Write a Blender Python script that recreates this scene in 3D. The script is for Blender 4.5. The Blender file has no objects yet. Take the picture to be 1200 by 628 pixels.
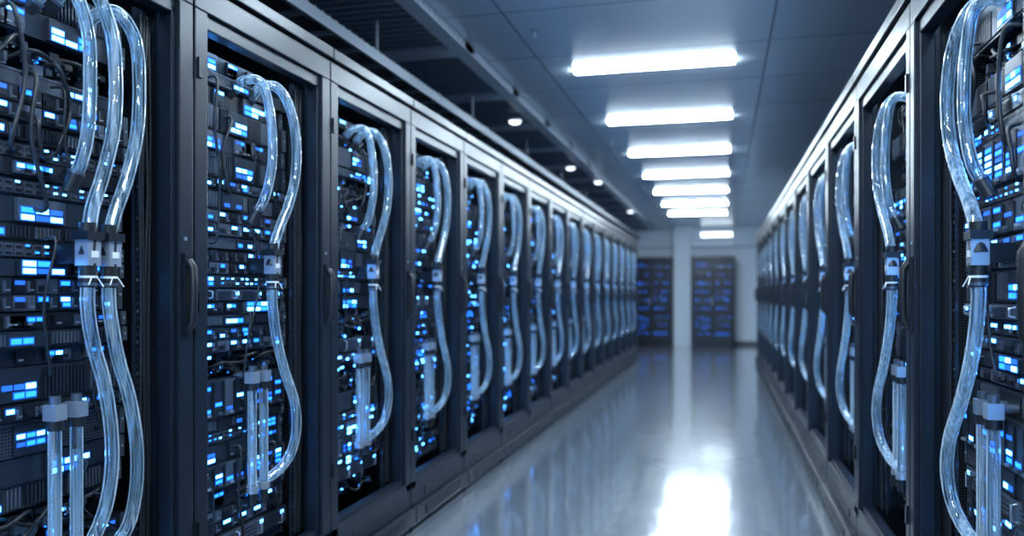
import bpy, bmesh, math, random
from mathutils import Vector, Matrix

scene = bpy.context.scene
COL = scene.collection

# ------------------------------------------------------------------ materials
def nt(name):
    m = bpy.data.materials.new(name); m.use_nodes = True
    n = m.node_tree.nodes; l = m.node_tree.links
    return m, n, l, n["Principled BSDF"]

def pmat(name, col, rough=0.4, metal=0.0, noise=0.0, nscale=30, spec=0.5, bump=0.0):
    m, n, l, b = nt(name)
    b.inputs["Base Color"].default_value = (*col, 1)
    b.inputs["Roughness"].default_value = rough
    b.inputs["Metallic"].default_value = metal
    b.inputs["Specular IOR Level"].default_value = spec
    if noise > 0 or bump > 0:
        tc = n.new("ShaderNodeTexCoord")
        t = n.new("ShaderNodeTexNoise"); t.inputs["Scale"].default_value = nscale
        t.inputs["Detail"].default_value = 4
        l.new(tc.outputs["Object"], t.inputs["Vector"])
        if noise > 0:
            mr = n.new("ShaderNodeMapRange")
            mr.inputs["To Min"].default_value = max(0.02, rough - noise)
            mr.inputs["To Max"].default_value = min(1, rough + noise)
            l.new(t.outputs["Fac"], mr.inputs["Value"]); l.new(mr.outputs[0], b.inputs["Roughness"])
        if bump > 0:
            bp = n.new("ShaderNodeBump"); bp.inputs["Strength"].default_value = bump
            bp.inputs["Distance"].default_value = 0.002
            l.new(t.outputs["Fac"], bp.inputs["Height"]); l.new(bp.outputs[0], b.inputs["Normal"])
    return m

def emat(name, col, strength, sample=False):
    m, n, l, b = nt(name)
    b.inputs["Base Color"].default_value = (0.02, 0.03, 0.05, 1)
    b.inputs["Emission Color"].default_value = (*col, 1)
    b.inputs["Emission Strength"].default_value = strength
    m.cycles.emission_sampling = 'AUTO' if sample else 'NONE'
    return m

M_FRAME = pmat("frame_powdercoat", (0.009, 0.016, 0.027), 0.36, 0.12, 0.02, 2, 0.38)
M_DARK = pmat("chassis_black", (0.007, 0.010, 0.016), 0.38, 0.2, 0.03, 10)
M_FACE = pmat("server_face", (0.032, 0.045, 0.064), 0.30, 0.5, 0.04, 12)
M_GREY = pmat("server_grey", (0.14, 0.172, 0.22), 0.30, 0.6, 0.04, 12)
M_SILVER = pmat("silver_metal", (0.44, 0.50, 0.57), 0.30, 0.6, 0.03, 10)
M_RUBBER = pmat("black_rubber", (0.012, 0.015, 0.019), 0.40, 0.0, 0.05, 60)
M_WHITEP = pmat("white_plastic", (0.75, 0.8, 0.85), 0.35, 0.0, 0.05, 60)
M_LED = emat("led_blue", (0.01, 0.16, 1.0), 4.5)
M_LEDC = emat("led_cyan", (0.07, 0.36, 1.0), 15.0)
M_LEDD = emat("led_blue_dim", (0.01, 0.12, 0.9), 1.8)
M_HALO = emat("led_painted_halo", (0.0, 0.12, 0.8), 0.75)  # painted glow around the LEDs, standing in for bloom
M_STRIP = emat("added_strip_blue", (0.10, 0.40, 1.0), 30, True)  # added blue light inside the racks, tucked out of view
M_LAMP = emat("lamp_diffuser", (0.72, 0.875, 1.0), 112, True)
M_SMALL = emat("downlight_diffuser", (0.80, 0.91, 1.0), 3.5, True)
M_FILL = emat("added_fill_strip", (0.50, 0.75, 1.0), 22, True)  # added fill light for the server fronts, tucked out of view

def perf_mat():
    m, n, l, b = nt("perforated_steel")
    tc = n.new("ShaderNodeTexCoord")
    v = n.new("ShaderNodeTexVoronoi"); v.inputs["Scale"].default_value = 120
    v.inputs["Randomness"].default_value = 0.0
    l.new(tc.outputs["Object"], v.inputs["Vector"])
    r = n.new("ShaderNodeValToRGB")
    r.color_ramp.elements[0].position = 0.35; r.color_ramp.elements[0].color = (0.004, 0.005, 0.006, 1)
    r.color_ramp.elements[1].position = 0.45; r.color_ramp.elements[1].color = (0.08, 0.10, 0.135, 1)
    l.new(v.outputs["Distance"], r.inputs["Fac"]); l.new(r.outputs[0], b.inputs["Base Color"])
    b.inputs["Metallic"].default_value = 0.5; b.inputs["Roughness"].default_value = 0.4
    return m
M_PERF = perf_mat()

def tube_mat(name, lo, hi, col, emis):
    m, n, l, b = nt(name)
    out = n["Material Output"]
    b.inputs["Base Color"].default_value = (*col, 1)
    b.inputs["Roughness"].default_value = 0.12
    b.inputs["Specular IOR Level"].default_value = 1.0
    b.inputs["Coat Weight"].default_value = 1.0
    b.inputs["Coat Roughness"].default_value = 0.04
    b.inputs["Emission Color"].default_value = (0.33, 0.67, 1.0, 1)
    b.inputs["Emission Strength"].default_value = emis  # self-glow put into hose and coolant to brighten them
    tc = n.new("ShaderNodeTexCoord")
    nz = n.new("ShaderNodeTexNoise"); nz.inputs["Scale"].default_value = 30; nz.inputs["Detail"].default_value = 3
    mp = n.new("ShaderNodeMapping"); mp.inputs["Scale"].default_value = (2.6, 2.6, 0.08)
    l.new(tc.outputs["Object"], mp.inputs["Vector"]); l.new(mp.outputs[0], nz.inputs["Vector"])
    bp = n.new("ShaderNodeBump"); bp.inputs["Strength"].default_value = 0.14; bp.inputs["Distance"].default_value = 0.004
    l.new(nz.outputs["Fac"], bp.inputs["Height"]); l.new(bp.outputs[0], b.inputs["Normal"])
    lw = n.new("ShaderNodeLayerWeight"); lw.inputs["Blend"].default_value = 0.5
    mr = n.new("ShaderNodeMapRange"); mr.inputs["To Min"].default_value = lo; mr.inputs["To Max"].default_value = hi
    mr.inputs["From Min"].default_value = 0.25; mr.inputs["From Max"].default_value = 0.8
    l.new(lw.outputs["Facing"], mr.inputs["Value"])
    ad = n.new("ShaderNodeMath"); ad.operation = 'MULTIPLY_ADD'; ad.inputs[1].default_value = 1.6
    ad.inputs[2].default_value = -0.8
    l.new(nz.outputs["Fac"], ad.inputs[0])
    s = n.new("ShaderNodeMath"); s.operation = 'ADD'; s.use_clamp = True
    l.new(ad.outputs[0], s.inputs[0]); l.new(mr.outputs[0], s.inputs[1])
    tr = n.new("ShaderNodeBsdfTransparent"); tr.inputs[0].default_value = (0.92, 0.97, 1, 1)
    gl = n.new("ShaderNodeBsdfGlossy"); gl.inputs["Roughness"].default_value = .06
    l.new(bp.outputs[0], gl.inputs["Normal"])
    fr = n.new("ShaderNodeFresnel"); fr.inputs["IOR"].default_value = 1.8
    mg = n.new("ShaderNodeMixShader"); l.new(fr.outputs[0], mg.inputs[0]); l.new(tr.outputs[0], mg.inputs[1]); l.new(gl.outputs[0], mg.inputs[2])
    mx = n.new("ShaderNodeMixShader")
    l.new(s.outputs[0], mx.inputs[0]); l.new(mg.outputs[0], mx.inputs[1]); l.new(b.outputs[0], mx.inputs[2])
    l.new(mx.outputs[0], out.inputs["Surface"])
    return m
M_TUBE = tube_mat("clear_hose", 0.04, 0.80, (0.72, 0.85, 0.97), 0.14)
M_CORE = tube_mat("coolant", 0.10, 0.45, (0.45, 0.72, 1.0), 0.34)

MATS = [M_FRAME, M_DARK, M_FACE, M_GREY, M_SILVER, M_RUBBER, M_WHITEP, M_LED, M_LEDC, M_LEDD, M_STRIP, M_PERF, M_TUBE, M_CORE, M_LAMP, M_SMALL, M_FILL, M_HALO]
FRAME, DARK, FACE, GREY, SILVER, RUBBER, WHITEP, LED, LEDC, LEDD, STRIP, PERF, TUBE, CORE, LAMP, SMALL, FILL, HALO = range(18)

# ------------------------------------------------------------------ mesh builder
class MB:
    def __init__(s, sx=1):
        s.v = []; s.f = []; s.m = []; s.sm = []; s.sx = sx
    def add(s, vs, fs, m, smooth=False):
        b = len(s.v)
        s.v += [(p[0]*s.sx, p[1], p[2]) for p in vs]
        for f in fs:
            f = [i+b for i in f]
            if s.sx < 0: f.reverse()
            s.f.append(f); s.m.append(m); s.sm.append(smooth)
    def box(s, x0, x1, y0, y1, z0, z1, m):
        vs = [(x0,y0,z0),(x1,y0,z0),(x1,y1,z0),(x0,y1,z0),(x0,y0,z1),(x1,y0,z1),(x1,y1,z1),(x0,y1,z1)]
        fs = [(0,3,2,1),(4,5,6,7),(0,1,5,4),(1,2,6,5),(2,3,7,6),(3,0,4,7)]
        s.add(vs, fs, m)
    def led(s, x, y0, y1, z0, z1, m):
        if m != LEDD: s.box(x, x+.0007, y0-.004, y1+.004, z0-.0035, z1+.0035, HALO)  # larger dim plate paints a halo round the LED
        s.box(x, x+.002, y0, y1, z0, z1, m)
    def sweep(s, pts, r, m, n=12, cap=True, smooth=True):
        pts = [Vector(p) for p in pts]
        t = (pts[1]-pts[0]).normalized()
        a = Vector((1,0,0)) if abs(t.x) < 0.8 else Vector((0,1,0))
        nrm = t.cross(a).normalized()
        vs = []; N = len(pts)
        for i, p in enumerate(pts):
            t2 = (pts[min(i+1,N-1)] - pts[max(i-1,0)]).normalized()
            nrm = (nrm - t2*nrm.dot(t2)).normalized()
            bn = t2.cross(nrm)
            rr = r[i] if isinstance(r, list) else r
            for k in range(n):
                a = 2*math.pi*k/n
                vs.append(p + nrm*math.cos(a)*rr + bn*math.sin(a)*rr)
        fs = []
        for i in range(N-1):
            for k in range(n):
                k2 = (k+1) % n
                fs.append((i*n+k, i*n+k2, (i+1)*n+k2, (i+1)*n+k))
        s.add(vs, fs, m, smooth)
        if cap:
            s.add(vs[:n], [tuple(reversed(range(n)))], m); s.add(vs[-n:], [tuple(range(n))], m)
    def cyl(s, p0, p1, r, m, n=14): s.sweep([p0, p1], r, m, n)
    def mesh(s, name, bevel=0.0):
        me = bpy.data.meshes.new(name)
        me.from_pydata(s.v, [], s.f)
        used = sorted(set(s.m)); mp = {u: i for i, u in enumerate(used)}
        for u in used: me.materials.append(MATS[u])
        me.polygons.foreach_set("material_index", [mp[i] for i in s.m])
        me.polygons.foreach_set("use_smooth", s.sm)
        me.update()
        if bevel > 0:
            bm = bmesh.new(); bm.from_mesh(me)
            bmesh.ops.bevel(bm, geom=list(bm.edges), offset=bevel, segments=2, affect='EDGES', profile=0.6)
            bm.to_mesh(me); bm.free()
        return me

def catmull(P, n=8):
    P = [Vector(p) for p in P]; out = []
    Q = [P[0]*2-P[1]] + P + [P[-1]*2-P[-2]]
    for i in range(1, len(Q)-2):
        a, b, c, d = Q[i-1:i+3]
        for k in range(n):
            t = k/n
            out.append(0.5*((2*b) + (c-a)*t + (2*a-5*b+4*c-d)*t*t + (3*b-a-3*c+d)*t**3))
    out.append(P[-1]); return out

def obj(name, me, parent=None, loc=(0,0,0), rot=(0,0,0)):
    o = bpy.data.objects.new(name, me); COL.objects.link(o)
    o.location = loc; o.rotation_euler = rot
    if parent: o.parent = parent
    return o

# ------------------------------------------------------------------ rack parts
H = 2.2
def build_frame(W, sx, p=.068):
    m = MB(sx); g = 0.004
    for (a, b) in ((g, p), (W-p, W-g)):
        m.box(-0.08, 0, a, b, 0.20, 2.07, FRAME)
        m.box(-1.0, -0.93, a, b, 0.02, 2.17, FRAME)
    # inner door lips
    m.box(-0.06, -0.014, p, p+0.016, 0.235, 2.045, FRAME)
    m.box(-0.06, -0.014, W-p-0.016, W-p, 0.235, 2.045, FRAME)
    m.box(-0.06, -0.014, p, W-p, 2.025, 2.075, FRAME)
    m.box(-0.06, -0.014, p+.016, W-p-.016, 0.235, 0.262, FRAME)
    # top beams
    m.box(-0.08, 0.0, g, W-g, 2.07, 2.15, FRAME)
    m.box(-0.09, 0.016, g, W-g, 2.156, 2.2, FRAME)
    m.box(-1.0, -0.09, g, W-g, 2.17, 2.195, FRAME)
    # base
    m.box(-0.08, 0.0, g, W-g, 0.115, 0.24, FRAME)
    m.box(-0.08, 0.03, g, W-g, 0.03, 0.11, FRAME)
    m.box(-0.95, -0.0, 0.02, W-0.02, 0.0, 0.03, DARK)
    me = m.mesh("rack_frame", 0.004)
    d = MB(sx)
    # sides / back
    d.box(-0.98, -0.08, g+.002, 0.014, 0.03, 2.17, DARK)
    d.box(-0.98, -0.08, W-0.014, W-g-.002, 0.03, 2.17, DARK)
    d.box(-0.99, -0.98, g, W-g, 0.03, 2.17, DARK)
    # vent slots in base
    d.box(0.03, 0.032, 0.14, W-0.14, 0.045, 0.095, DARK)
    for i in range(3): d.box(0.032, 0.036, 0.14, W-0.14, 0.05+i*0.016, 0.056+i*0.016, FRAME)
    d.box(0.0, 0.003, 0.20, W-0.20, 0.135, 0.18, DARK)
    # cable rails inside
    for (a, b) in ((0.085, 0.12), (W-0.135, W-0.085)):
        d.box(-0.11, -0.10, a, b, 0.24, 2.03, FACE)
        z = 0.27
        while z < 2.0:
            d.box(-0.10, -0.098, a+.01, a+.018, z, z+.008, SILVER if int(z*100)%3==0 else GREY); z += 0.0225
            d.box(-0.10, -0.0985, b-.012, b-.006, z, z+.01, DARK)
    # perforated inner side liner
    d.box(-0.80, -0.085, W-0.020, W-0.0165, 0.25, 2.03, PERF)
    d.box(-0.80, -0.085, 0.0165, 0.020, 0.25, 2.03, PERF)
    # added light strips, out of camera view: inside near post, and behind the header lip
    d.box(-0.078, -0.066, p+.0005, p+.004, 0.30, 1.98, STRIP)
    d.box(-0.078, -0.064, .12, W-.12, 2.063, 2.069, FILL)
    # hinge blocks + handle on post
    for z in (0.45, 1.15, 1.86):
        d.box(0.0, 0.008, g+.01, g+.03, z, z+.06, DARK)
    h0 = W-p+0.010
    d.box(0.0, 0.012, h0, h0+.036, 1.08, 1.32, DARK)
    d.sweep([(0.012,h0+.018,1.10),(0.026,h0+.018,1.12),(0.028,h0+.018,1.20),(0.026,h0+.018,1.28),(0.012,h0+.018,1.30)],0.012,RUBBER,8)
    d.box(0.0,0.004,W-p+.02,W-p+.03,1.36,1.37,SILVER)
    return me, d.mesh("rack_panels")

def leds(m, rng, xf, y, z, cols, rows, w, h, gx, gz, p=0.85):
    for i in range(cols):
        for j in range(rows):
            if rng.random() < p:
                c = rng.choice([LED, LED, LEDC, LEDC, LEDD])
                m.led(xf, y+i*(w+gx), y+i*(w+gx)+w, z+j*(h+gz), z+j*(h+gz)+h, c)

def unit(m, rng, kind, y0, y1, z0, z1):
    xf = -0.135 + rng.uniform(-.012, .012)
    h = z1-z0; w = y1-y0
    if kind == 'mess':
        m.box(-0.85, -0.22, y0, y1, z0, z1, DARK)
        for i in range(int(190*h/0.13)):
            a = rng.uniform(y0, y1-.05); b = rng.uniform(z0, z1-.02); s = rng.uniform(.008,.05); t = rng.uniform(.006,.03)
            xx = rng.uniform(-.21,-.145)
            m.box(xx-.04, xx, a, a+s, b, min(z1, b+t), rng.choice([DARK,FACE,FACE,GREY,GREY,RUBBER]))
            if rng.random()<.35: m.box(xx, xx+.002, a+.002, a+.007, b+.001, b+.005, rng.choice([SILVER,SILVER,GREY,LED]))
            elif rng.random()<.14: m.led(xx, a+.001, a+.019, b+.002, b+.010, LEDC)
        for i in range(5):
            a = rng.uniform(y0,y1-.15); b=rng.uniform(z0+.02,z1-.02)
            P=catmull([(-.17,a,b),(-.13,a+.04,b+rng.uniform(-.03,.03)),(-.13,a+.10,b+rng.uniform(-.03,.03)),(-.17,a+.15,b)],5)
            m.sweep(P,.006,RUBBER,6)
        return
    m.box(-0.85, xf, y0, y1, z0+.0012, z1-.0012, FACE if rng.random()<.6 else DARK)
    # ears
    for a in (y0, y1-.018):
        m.box(xf, xf+.006, a, a+.018, z0+.003, z1-.003, GREY)
        m.cyl((xf+.006,a+.009,z0+h/2),(xf+.008,a+.009,z0+h/2),.004,SILVER,6)
    a0, a1 = y0+.022, y1-.022; ww = a1-a0
    if kind == 'perf':
        m.box(xf, xf+.004, a0, a1, z0+.004, z1-.004, PERF)
        m.box(xf, xf+.007, a0, a1, z1-.007, z1-.003, GREY)
        leds(m, rng, xf+.004, a0+.01, z0+h*.35, 2, 1, .024, .010, .008, .004, 1)
        q = a0+ww*rng.uniform(.35,.7)
        m.box(xf, xf+.009, q, q+.10, z0+.006, z1-.008, FACE)
        leds(m, rng, xf+.009, q+.008, z0+h*.30, 3, 1 if h < .06 else 2, .023, .010, .007, .010, .9)
    elif kind == 'louver':
        n = int(ww/.012); k0 = rng.randint(6, 14)
        for i in range(n):
            if i % k0 == k0-1: continue
            m.box(xf, xf+.006, a0+i*.012, a0+i*.012+.006, z0+.008, z1-.008, GREY if (i//k0) % 2 else FACE)
        yy = a0+rng.uniform(.1,.5)*ww
        m.box(xf, xf+.010, yy, yy+.12, z0+.005, z1-.005, FACE)
        leds(m, rng, xf+.010, yy+.010, z0+.013, 3, max(1,int(h/.035)), .029, .013, .006, .008, .9)
    elif kind == 'drives':
        n = rng.choice([6, 8, 8, 10]); rows = 1 if h < .06 else (2 if h < .11 else 3)
        cw = ww/n; ch = (h-.006)/rows
        for r in range(rows):
            for i in range(n):
                ya = a0+i*cw+.0025; za = z0+.003+r*ch+.002
                m.box(xf, xf+.010, ya, ya+cw-.005, za, za+ch-.004, rng.choice([FACE, DARK, FACE, GREY]))
                m.box(xf+.010, xf+.014, ya+.004, ya+cw*.45, za+.006, za+ch*.5, DARK)
                m.box(xf+.010, xf+.016, ya+cw*.55, ya+cw*.62, za+.004, za+ch-.010, GREY)
                m.box(xf+.010, xf+.0115, ya+cw*.68, ya+cw*.86, za+.008, za+.011, SILVER)
                if rng.random() < .48:
                    m.led(xf+.010, ya+.005, ya+cw*.46, za+ch-.019, za+ch-.009, rng.choice([LED, LEDC, LEDD, LEDC]))
                if rng.random() < .16:
                    m.led(xf+.014, ya+.007, ya+cw*.42, za+.009, za+.018, rng.choice([LED, LEDC]))
    elif kind == 'switch':
        n = 14; cw = ww*.72/n; s = a0 + rng.choice([0, ww*.28])
        for i in range(n):
            for r in range(2):
                za = z0+.006+r*(h-.012)/2
                m.box(xf, xf+.005, s+i*cw+.002, s+(i+1)*cw-.002, za, za+(h-.012)/2-.002, GREY)
                m.box(xf+.005, xf+.0056, s+i*cw+.005, s+(i+1)*cw-.005, za+.002, za+(h-.012)/2-.006, DARK)
                if rng.random() < .45:
                    m.box(xf+.005, xf+.007, s+i*cw+.005, s+i*cw+.016, za+(h-.012)/2-.008, za+(h-.012)/2-.003, rng.choice([LED, LEDC]))
        q = a0 + (ww*.76 if s == a0 else .01)
        leds(m, rng, xf, q, z0+.010, 4, 2, .023, .010, .007, .006, .85)
    elif kind == 'display':
        s = a0+rng.choice([.01, .02, ww*.4, ww*.55]) 
        m.box(xf, xf+.012, s, s+.15, z0+.005, z1-.005, GREY if rng.random()<.5 else FACE)
        leds(m, rng, xf+.012, s+.009, z0+.008, 3, 2, .038, .0125, .007, .006, .9)
        for i in range(6):
            yy = a0+rng.random()*(ww-.07)
            if abs(yy-s-.05) < .12: continue
            m.box(xf, xf+.008, yy, yy+.06, z0+.008, z1-.008, rng.choice([FACE, GREY, DARK]))
            m.box(xf+.008, xf+.010, yy+.006, yy+.02, z0+.014, z0+.018, SILVER)
            m.box(xf+.008, xf+.010, yy+.03, yy+.05, z0+.012, z0+.022, DARK)
            if rng.random()<.6: leds(m, rng, xf+.008, yy+.008, z1-.022, 2, 1, .020, .009, .007, 0, 1)
    elif kind == 'blades':
        n = rng.choice([9, 11, 12]); cw = ww/n
        for i in range(n):
            ya = a0+i*cw
            m.box(xf, xf+.014, ya+.002, ya+cw-.003, z0+.005, z1-.005, FACE if i % 3 else GREY)
            m.box(xf+.014, xf+.022, ya+cw*.35, ya+cw*.6, z0+.012, z0+.02, SILVER if i%2 else GREY)
            m.box(xf+.014, xf+.018, ya+cw*.76, ya+cw*.86, z0+.02, z1-.012, DARK)
            for t in range(int(h/.02)):
                zz = z0+.024+t*.019
                if zz > z1-.015: break
                if rng.random() < .45:
                    m.led(xf+.014, ya+.008, ya+cw*.68, zz, zz+.0105, rng.choice([LED, LEDC, LED, LEDD]))
    elif kind == 'psu':
        n = 4; cw = ww/n
        for i in range(n):
            ya = a0+i*cw
            m.box(xf, xf+.012, ya+.003, ya+cw-.004, z0+.004, z1-.004, rng.choice([GREY, FACE]))
            for q in range(4):
                m.box(xf+.012, xf+.014, ya+.01, ya+cw*.6, z0+.008+q*(h-.016)/4, z0+.008+q*(h-.016)/4+.004, DARK)
            m.sweep([(xf+.012,ya+cw*.72,z0+.010),(xf+.026,ya+cw*.72,z0+.013),(xf+.026,ya+cw*.72,z1-.013),(xf+.012,ya+cw*.72,z1-.010)],.003,SILVER,6)
            if rng.random() < .8: m.led(xf+.012, ya+cw*.80, ya+cw*.80+.018, z1-.023, z1-.012, LEDC)

def build_stack(W, sx, seed, zlo=0.265, zhi=2.02, y0=0.125, y1=None):
    rng = random.Random(seed); m = MB(sx); U = .0445
    y1 = y1 or W-0.14
    z = zlo; last = None
    while z < zhi-.03:
        kinds = ['perf','louver','drives','drives','switch','display','display','display','blades','psu','mess','louver']
        if z < .6 : kinds = ['mess','drives','display','perf','psu','blades','display']
        if z > 1.75: kinds = ['perf','mess','display','louver','perf']
        k = rng.choice(kinds)
        if k == last: continue
        last = k
        hU = {'perf': [1,2], 'louver': [1,1.5,2], 'drives': [1,2,2], 'switch': [1], 'display': [1,1.5], 'blades': [2,3], 'psu': [1,1.5], 'mess': [2,3]}[k]
        h = rng.choice(hU)*U
        if z+h > zhi: h = zhi-z
        unit(m, rng, k, y0, y1, z, z+h)
        z += h
    # loose black cables
    for i in range(16):
        a = rng.uniform(y0+.02, y1-.1); b = rng.uniform(.5, 1.95); L = rng.uniform(.08, .4)
        P = catmull([(-.13, a, b), (-.095, a+.01, b-.01), (-.09-rng.random()*.015, a+rng.uniform(-.03,.06), b-L*.5), (-.10, a+rng.uniform(-.02,.08), b-L), (-.14, a+rng.uniform(0,.08), b-L-.01)], 5)
        m.sweep(P, rng.choice([.003,.004,.006]), RUBBER, 6)
    # vertical cable bundle on the far rail
    for i in range(4):
        y = W-.125+i*.012
        P = catmull([(-.088, y+rng.uniform(-.006,.006), .26+k*.25) for k in range(8)], 4)
        m.sweep(P, .006, RUBBER, 6)
    return m.mesh("server_stack")

def coupling(m, x, y, z):
    m.cyl((x,y,z+.085),(x,y,z+.062),.021,RUBBER,16)
    m.box(x-.026,x+.026,y-.030,y+.030,z+.040,z+.062,DARK)
    m.box(x-.020,x+.021,y-.022,y+.022,z-.026,z+.040,SILVER)
    m.box(x+.021,x+.023,y-.012,y+.012,z-.005,z+.012,WHITEP)
    m.cyl((x,y,z-.026),(x,y,z-.052),.022,RUBBER,16)
    m.cyl((x,y,z-.052),(x,y,z-.058),.0225,WHITEP,16)
    m.sweep([(x+.020,y-.01,z-.056),(x+.03,y-.03,z-.075)],.0018,WHITEP,5)
    m.sweep([(x+.020,y+.01,z-.056),(x+.03,y+.02,z-.08)],.0018,WHITEP,5)
    m.cyl((x,y,z-.058),(x,y,z-.082),.020,RUBBER,16)
    m.box(-.15,x-.02,y-.02,y+.02,z-.02,z+.03,DARK)

def build_hoses(W, sx, double, maps):
    m = MB(sx); c = MB(sx)
    fm, ft, fr_ = maps
    def T(pts, r=.0180, f=fm):
        P = catmull([(x, f(u), z) for (x,u,z) in pts], 8)
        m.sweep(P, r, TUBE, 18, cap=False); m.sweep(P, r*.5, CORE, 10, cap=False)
        for e, g in ((P[0], P[1]), (P[-1], P[-2])):
            d = (g-e).normalized(); c.cyl(tuple(e-d*.03), tuple(e+d*.02), r*1.2, RUBBER, 14)
            c.cyl(tuple(e+d*.02), tuple(e+d*.028), r*1.28, GREY, 14)
    if double:
        T([(-.14,.65,1.90),(-.09,.665,1.95),(-.05,.705,1.965),(-.03,.755,1.90),(-.03,.772,1.77),(-.03,.76,1.64),(-.035,.725,1.52),(-.04,.685,1.43),(-.04,.660,1.37),(-.04,.654,1.33)])
        T([(-.14,.545,1.94),(-.09,.56,1.995),(-.05,.60,2.00),(-.03,.65,1.90),(-.03,.67,1.77),(-.03,.66,1.64),(-.035,.625,1.52),(-.04,.59,1.43),(-.04,.575,1.37),(-.04,.570,1.33)])
        T([(-.04,.654,1.25),(-.04,.657,1.16),(-.035,.685,1.03),(-.03,.73,.91),(-.03,.76,.78),(-.03,.755,.65),(-.04,.72,.55),(-.08,.66,.50),(-.13,.60,.48)])
        T([(-.04,.570,1.25),(-.04,.57,1.16),(-.035,.585,1.07),(-.03,.62,.97),(-.03,.65,.84),(-.03,.65,.72),(-.04,.625,.61),(-.06,.57,.53),(-.13,.52,.49)])
        coupling(c, -.04, fm(.654), 1.30); coupling(c, -.04, fm(.570), 1.30)
        T([(-.14,.475,1.92),(-.09,.49,1.965),(-.05,.53,1.965),(-.035,.565,1.87),(-.035,.572,1.75),(-.035,.565,1.63),(-.045,.555,1.55),(-.065,.545,1.49)], .0165, ft)
        rs = (.49, .57)
    else:
        T([(-.15,.58,1.90),(-.10,.60,1.96),(-.055,.645,1.965),(-.03,.70,1.895),(-.025,.74,1.77),(-.03,.738,1.64),(-.035,.69,1.53),(-.04,.635,1.45),(-.04,.59,1.38),(-.04,.575,1.33)])
        T([(-.04,.575,1.25),(-.04,.575,1.17),(-.035,.595,1.05),(-.03,.65,.92),(-.025,.72,.80),(-.025,.74,.69),(-.04,.71,.59),(-.07,.62,.53),(-.13,.52,.50)])
        coupling(c, -.04, fm(.575), 1.30)
        T([(-.15,.46,1.91),(-.10,.48,1.96),(-.055,.525,1.955),(-.04,.56,1.85),(-.035,.568,1.71),(-.04,.553,1.61),(-.05,.53,1.54),(-.075,.51,1.48)], .0165, ft)
        rs = (.49, .575)
    # reservoirs
    for i, u in enumerate(rs):
        y = fr_(u); x = -.075
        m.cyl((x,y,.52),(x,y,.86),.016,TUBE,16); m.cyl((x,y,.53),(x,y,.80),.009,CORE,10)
        c.cyl((x,y,.86),(x,y,.885),.020,RUBBER,16)
        c.box(x-.019,x+.019,y-.019,y+.019,.885,.925,SILVER)
        c.cyl((x,y,.925),(x,y,.945),.014,GREY,12)
        c.cyl((x,y,.52),(x,y,.495),.022,SILVER,16)
        c.cyl((x,y,.495),(x,y,.45),.016,RUBBER,12)
        c.cyl((x-.015,y,.91),(-.15,y,.91),.012,GREY,12)
        c.cyl((x,y,.46),(-.15,y,.46),.012,RUBBER,12)
    return m.mesh("coolant_hoses"), c.mesh("hose_fittings", 0.0)

def make_kit(W, sx, maps, p):
    fr, pn = build_frame(W, sx, p)
    st = [build_stack(W, sx, 11+i*7+(100 if sx < 0 else 0)) for i in range(6)]
    hs = [build_hoses(W, sx, True, maps), build_hoses(W, sx, False, maps)]
    return fr, pn, st, hs

def place_rack(kit, x, y, i, double, rng):
    fr, pn, st, hs = kit
    e = bpy.data.objects.new("server_rack", None); COL.objects.link(e); e.location = (x, y, 0)
    e.empty_display_size = .2
    obj("rack_frame", fr, e); obj("rack_panels", pn, e)
    obj("server_stack", st[i % len(st)], e)
    h = hs[0] if double else hs[1]
    obj("coolant_hoses", h[0], e); obj("hose_fittings", h[1], e)

XL, XR = -1.54, 0.59
WL, WR = 0.88, 1.08
rng = random.Random(3)
lk = lambda u: u*.88
kl = make_kit(WL, 1, (lk, lk, lk), .068)
kr = make_kit(WR, -1, (lambda u: .50+(u-.575)*1.4, lambda u: .56+(u-.5)*.7, lambda u: .50+(u-.49)*1.0), .058)
for i in range(17):
    place_rack(kl, XL, 2.125 - 2*WL + i*WL, i, i in (0, 1), rng)
for i in range(13):
    place_rack(kr, XR, 2.87 - 2*WR + i*WR, i+2, False, rng)

# ------------------------------------------------------------------ room
X0, X1, Y0, Y1, ZC = -3.8, 2.1, -3.5, 19.9, 2.8

def simple_obj(name, boxes, mats, bevel=0):
    me = bpy.data.meshes.new(name); v = []; f = []; mi = []
    for (x0,x1,y0,y1,z0,z1,m) in boxes:
        b = len(v)
        v += [(x0,y0,z0),(x1,y0,z0),(x1,y1,z0),(x0,y1,z0),(x0,y0,z1),(x1,y0,z1),(x1,y1,z1),(x0,y1,z1)]
        for q in [(0,3,2,1),(4,5,6,7),(0,1,5,4),(1,2,6,5),(2,3,7,6),(3,0,4,7)]:
            f.append([i+b for i in q]); mi.append(m)
    me.from_pydata(v, [], f)
    for m in mats: me.materials.append(m)
    me.polygons.foreach_set("material_index", mi); me.update()
    return obj(name, me)

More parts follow.
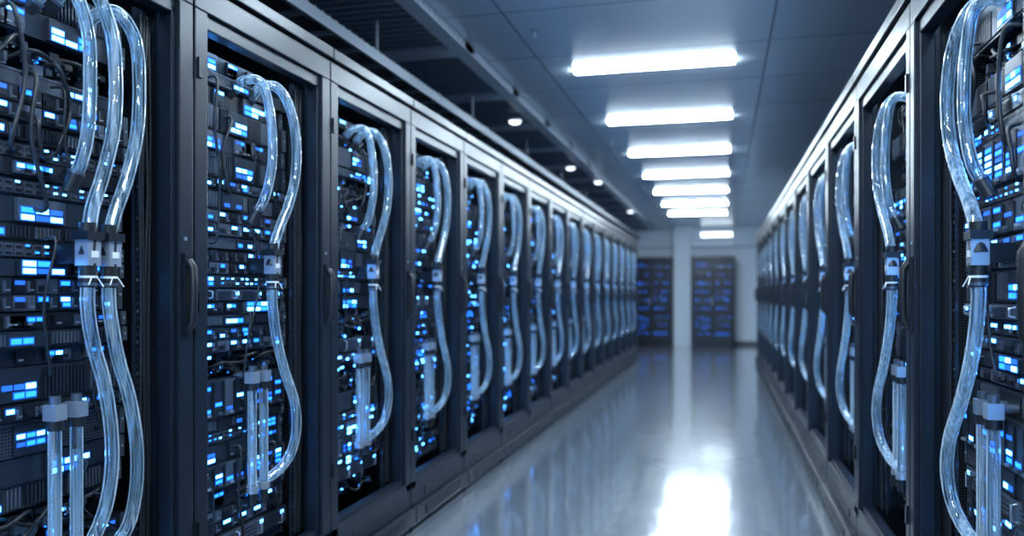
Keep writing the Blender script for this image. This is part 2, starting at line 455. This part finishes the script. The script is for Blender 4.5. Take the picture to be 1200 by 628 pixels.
def tiled(name, col, seam, sx, sy, rough, metal=0, width=.006, rvar=.05, bump=.0, spec=.5, coat=0, crough=.12, off=0):
    m, n, l, b = nt(name)
    tc = n.new("ShaderNodeTexCoord")
    mp = n.new("ShaderNodeMapping"); mp.inputs["Location"].default_value = (off, 0, 0)
    l.new(tc.outputs["Object"], mp.inputs["Vector"])
    br = n.new("ShaderNodeTexBrick"); br.offset = 0; br.squash = 1
    br.inputs["Scale"].default_value = 1; br.inputs["Brick Width"].default_value = sx; br.inputs["Row Height"].default_value = sy
    br.inputs["Mortar Size"].default_value = width; br.inputs["Mortar Smooth"].default_value = .2
    c2 = tuple(c*.92 for c in col)
    br.inputs["Color1"].default_value = (*col, 1); br.inputs["Color2"].default_value = (*c2, 1); br.inputs["Mortar"].default_value = (*seam, 1)
    l.new(mp.outputs[0], br.inputs["Vector"])
    nz = n.new("ShaderNodeTexNoise"); nz.inputs["Scale"].default_value = 1.3; nz.inputs["Detail"].default_value = 2
    l.new(tc.outputs["Object"], nz.inputs["Vector"])
    mr = n.new("ShaderNodeMapRange"); mr.inputs["To Min"].default_value = rough-rvar; mr.inputs["To Max"].default_value = rough+rvar
    l.new(nz.outputs["Fac"], mr.inputs["Value"]); l.new(mr.outputs[0], b.inputs["Roughness"])
    l.new(br.outputs["Color"], b.inputs["Base Color"])
    b.inputs["Metallic"].default_value = metal; b.inputs["Specular IOR Level"].default_value = spec
    b.inputs["Coat Weight"].default_value = coat; b.inputs["Coat Roughness"].default_value = crough
    b.inputs["Coat IOR"].default_value = 1.8
    if bump:
        bp = n.new("ShaderNodeBump"); bp.inputs["Strength"].default_value = bump; bp.inputs["Distance"].default_value = .01
        nz2 = n.new("ShaderNodeTexNoise"); nz2.inputs["Scale"].default_value = 7; nz2.inputs["Detail"].default_value = 3
        l.new(tc.outputs["Object"], nz2.inputs["Vector"])
        l.new(nz2.outputs["Fac"], bp.inputs["Height"]); l.new(bp.outputs[0], b.inputs["Normal"])
        l.new(bp.outputs[0], b.inputs["Coat Normal"])
    return m
M_FLOOR = tiled("polished_floor", (0.165, 0.195, 0.23), (0.10, 0.12, 0.14), 1.2, 1.2, .24, 0, .004, .03, .16, 1.0, 1.0, .08)
M_CEIL = tiled("ceiling_panels", (0.54, 0.62, 0.70), (0.19, 0.22, 0.25), 1.5, .89, .24, .35, .007, .02, 0, .7, off=1.21)
M_WALL = pmat("painted_wall", (0.54, 0.62, 0.70), .5, 0, .05, 3)
M_WALLW = pmat("white_wall_paint", (0.74, 0.82, 0.90), .45, 0, .05, 3)
M_WALLD = pmat("dark_wall_paint", (0.10, 0.12, 0.14), .6, 0, .05, 3)
M_SLAT = pmat("grille_slat", (0.20, 0.24, 0.29), .4, .3, .05, 30)
M_BEAM = pmat("ceiling_beam", (0.42, 0.49, 0.56), .35, .3, .05, 30)
M_PLEN = pmat("plenum_black", (0.05, 0.06, 0.075), .7, 0, .05, 30)

simple_obj("floor", [(X0,X1,Y0,Y1,-.1,0,0)], [M_FLOOR])
simple_obj("ceiling", [(X0,X1,Y0,Y1,ZC,ZC+.1,0)], [M_CEIL])
simple_obj("wall_left", [(X0-.1,X0,Y0,Y1,0,ZC,0)], [M_WALL])
simple_obj("wall_right", [(X1,X1+.1,Y0,Y1,0,ZC,0)], [M_WALL])
simple_obj("wall_front", [(X0,X1,Y0-.1,Y0,0,ZC,0)], [M_WALL])
simple_obj("wall_back", [(X0,X1,Y1,Y1+.1,0,ZC,0)], [M_WALLW])
simple_obj("baseboard_back", [(X0,X1,Y1-.015,Y1,0,.10,0)], [M_WALLD])

# louvred ceiling grille above the left row
G0, G1 = X0+.02, -1.56
bx = [(G0, G1, Y0+.02, Y1-.02, ZC-.006, ZC-.001, 2)]
y = Y0+.05
while y < Y1-.05:
    bx.append((G0, G1, y, y+.022, ZC-.040, ZC-.008, 0)); y += .085
y = Y0+.02
while y < Y1-.2:
    bx.append((G0, G1, y, y+.18, ZC-.055, ZC-.006, 1)); y += 1.19
for x in (-1.66, -2.25, -2.9, -3.7): bx.append((x, x+.10, Y0+.02, Y1-.02, ZC-.06, ZC-.006, 1))
simple_obj("ceiling_grille", bx, [M_SLAT, M_BEAM, M_PLEN])
# cable tray hung over the left row
bx = []
for x in (-2.16, -1.88): bx.append((x, x+.02, Y0+.2, Y1-.4, 2.50, 2.56, 0))
y = Y0+.3
while y < Y1-.5:
    bx.append((-2.14, -1.88, y, y+.03, 2.505, 2.525, 0)); y += .3
y = Y0+.5
while y < Y1-.5:
    bx.append((-2.155, -2.143, y, y+.012, 2.56, ZC-.0605, 0)); bx.append((-1.877, -1.865, y, y+.012, 2.5, ZC-.0605, 0)); y += 1.8
# cable bundles lying in the tray
for k in range(5):
    x = -2.12+k*.045
    bx.append((x, x+.03, Y0+.25, Y1-.45, 2.526, 2.545+.006*(k % 3), 1))
simple_obj("cable_tray", bx, [M_SLAT, M_RUBBER])

# ceiling lights
def lamp_mesh():
    m = MB(1)
    m.box(-.56,.56,-.068,.068,-.006,0,GREY)
    m.box(-.55,.55,-.053,.053,-.020,-.006,LAMP)
    return m.mesh("ceiling_light")
lm = lamp_mesh()
for i in range(-5, 7):
    obj("ceiling_light", lm, None, (-.465, 5.70+1.78*i, ZC-.001))

# dome downlights over left row edge
def dome(r):
    m = MB(1)
    N = 8
    m.sweep([(0,0,0),(0,0,-.02)], r*1.15, WHITEP, 20)
    P = []; R = []
    for i in range(N):
        a = math.pi/2*i/(N-1); P.append((0,0,-.02-r*.5*math.sin(a))); R.append(max(.002, r*math.cos(a)))
    m.sweep(P, R, SMALL, 20)
    return m.mesh("dome_light")
dm = dome(.052)
for (x, y) in ((-1.62, 14.9), (-1.62, 10.9), (-1.76, 9.6), (-1.76, 6.9)):
    obj("dome_light", dm, None, (x, y, ZC-.0615))
# small sprinkler heads
sp = MB(1); sp.cyl((0,0,0),(0,0,-.006),.03,GREY,16); sp.cyl((0,0,-.006),(0,0,-.035),.008,SILVER,10); sp.cyl((0,0,-.035),(0,0,-.038),.016,SILVER,12)
spm = sp.mesh("sprinkler_head")
for y in (4.8, 8.4, 12.0): obj("sprinkler_head", spm, None, (-1.1, y, ZC-.001))

# back: pillar, cabinets, wall lamp
simple_obj("pillar", [(-1.10,-.70,Y1-.45,Y1,0,ZC,0)], [M_WALLW])
simple_obj("trim_1", [(X0,X1,Y1-.06,Y1,2.30,2.36,0)], [M_WALL])
def cabinet():
    W = .96; D = .6; Hc = 2.08; r = random.Random(9); m = MB(1)
    m.box(-D, -.03, 0, W, .06, Hc-.02, DARK); m.box(-D+.02, -.04, .02, W-.02, 0, .06, DARK)
    m.box(-.03, 0, 0, .05, .06, Hc-.02, FRAME); m.box(-.03, 0, W-.05, W, .06, Hc-.02, FRAME)
    m.box(-.03, 0, W/2-.035, W/2+.035, .06, Hc-.02, FRAME)
    m.box(-.03, 0, .05, W-.05, Hc-.12, Hc-.02, FRAME); m.box(-.03, 0, .05, W-.05, .06, .16, FRAME)
    m.box(-D, .005, -.005, W+.005, Hc-.02, Hc, FRAME)
    for s in (.06, W/2+.045):
        z = .2; j = 0
        while z < 1.9:
            m.box(-.03, -.018, s, s+.37, z, z+.05, DARK if r.random()<.7 else FACE)
            if j % 3 == 1 or r.random() < .10:
                for q in range(9):
                    if r.random() < .5: m.box(-.018, -.015, s+.02+q*.038, s+.042+q*.038, z+.020, z+.030, r.choice([LED, LED, LEDD, LEDD]))
            z += .065; j += 1
    m.cyl((.0,W/2-.02,1.0),(.03,W/2-.02,1.0),.006,SILVER,8); m.cyl((.03,W/2-.02,.95),(.03,W/2-.02,1.15),.008,SILVER,8)
    return m.mesh("network_cabinet")
cm = cabinet()
for x in (-.68, -2.09):
    obj("network_cabinet", cm, None, (x, 19.2, 0), (0,0,-math.pi/2))
wl = MB(1); wl.box(-.38,.38,-.06,0,-.07,.07,GREY); wl.box(-.36,.36,-.085,-.06,-.055,.055,SMALL)
obj("wall_light", wl.mesh("wall_light"), None, (-.12, Y1, 2.62))

# ------------------------------------------------------------------ world
w = bpy.data.worlds.new("World"); scene.world = w; w.use_nodes = True
w.node_tree.nodes["Background"].inputs[0].default_value = (.05,.07,.1,1)
w.node_tree.nodes["Background"].inputs[1].default_value = .5

# ------------------------------------------------------------------ camera
cd = bpy.data.cameras.new("camera"); cam = bpy.data.objects.new("camera", cd); COL.objects.link(cam)
cam.location = (0, 0, 1.2)
th = math.atan(246/950)
cam.rotation_euler = (math.pi/2, 0, th)
cd.sensor_width = 36; cd.lens = 950/1200*36
cd.shift_y = 31/1200
cd.clip_start = .05
cd.dof.use_dof = True; cd.dof.focus_distance = 2.4; cd.dof.aperture_fstop = 1.6
scene.camera = cam
scene.view_settings.view_transform = 'Standard'
scene.view_settings.look = 'None'
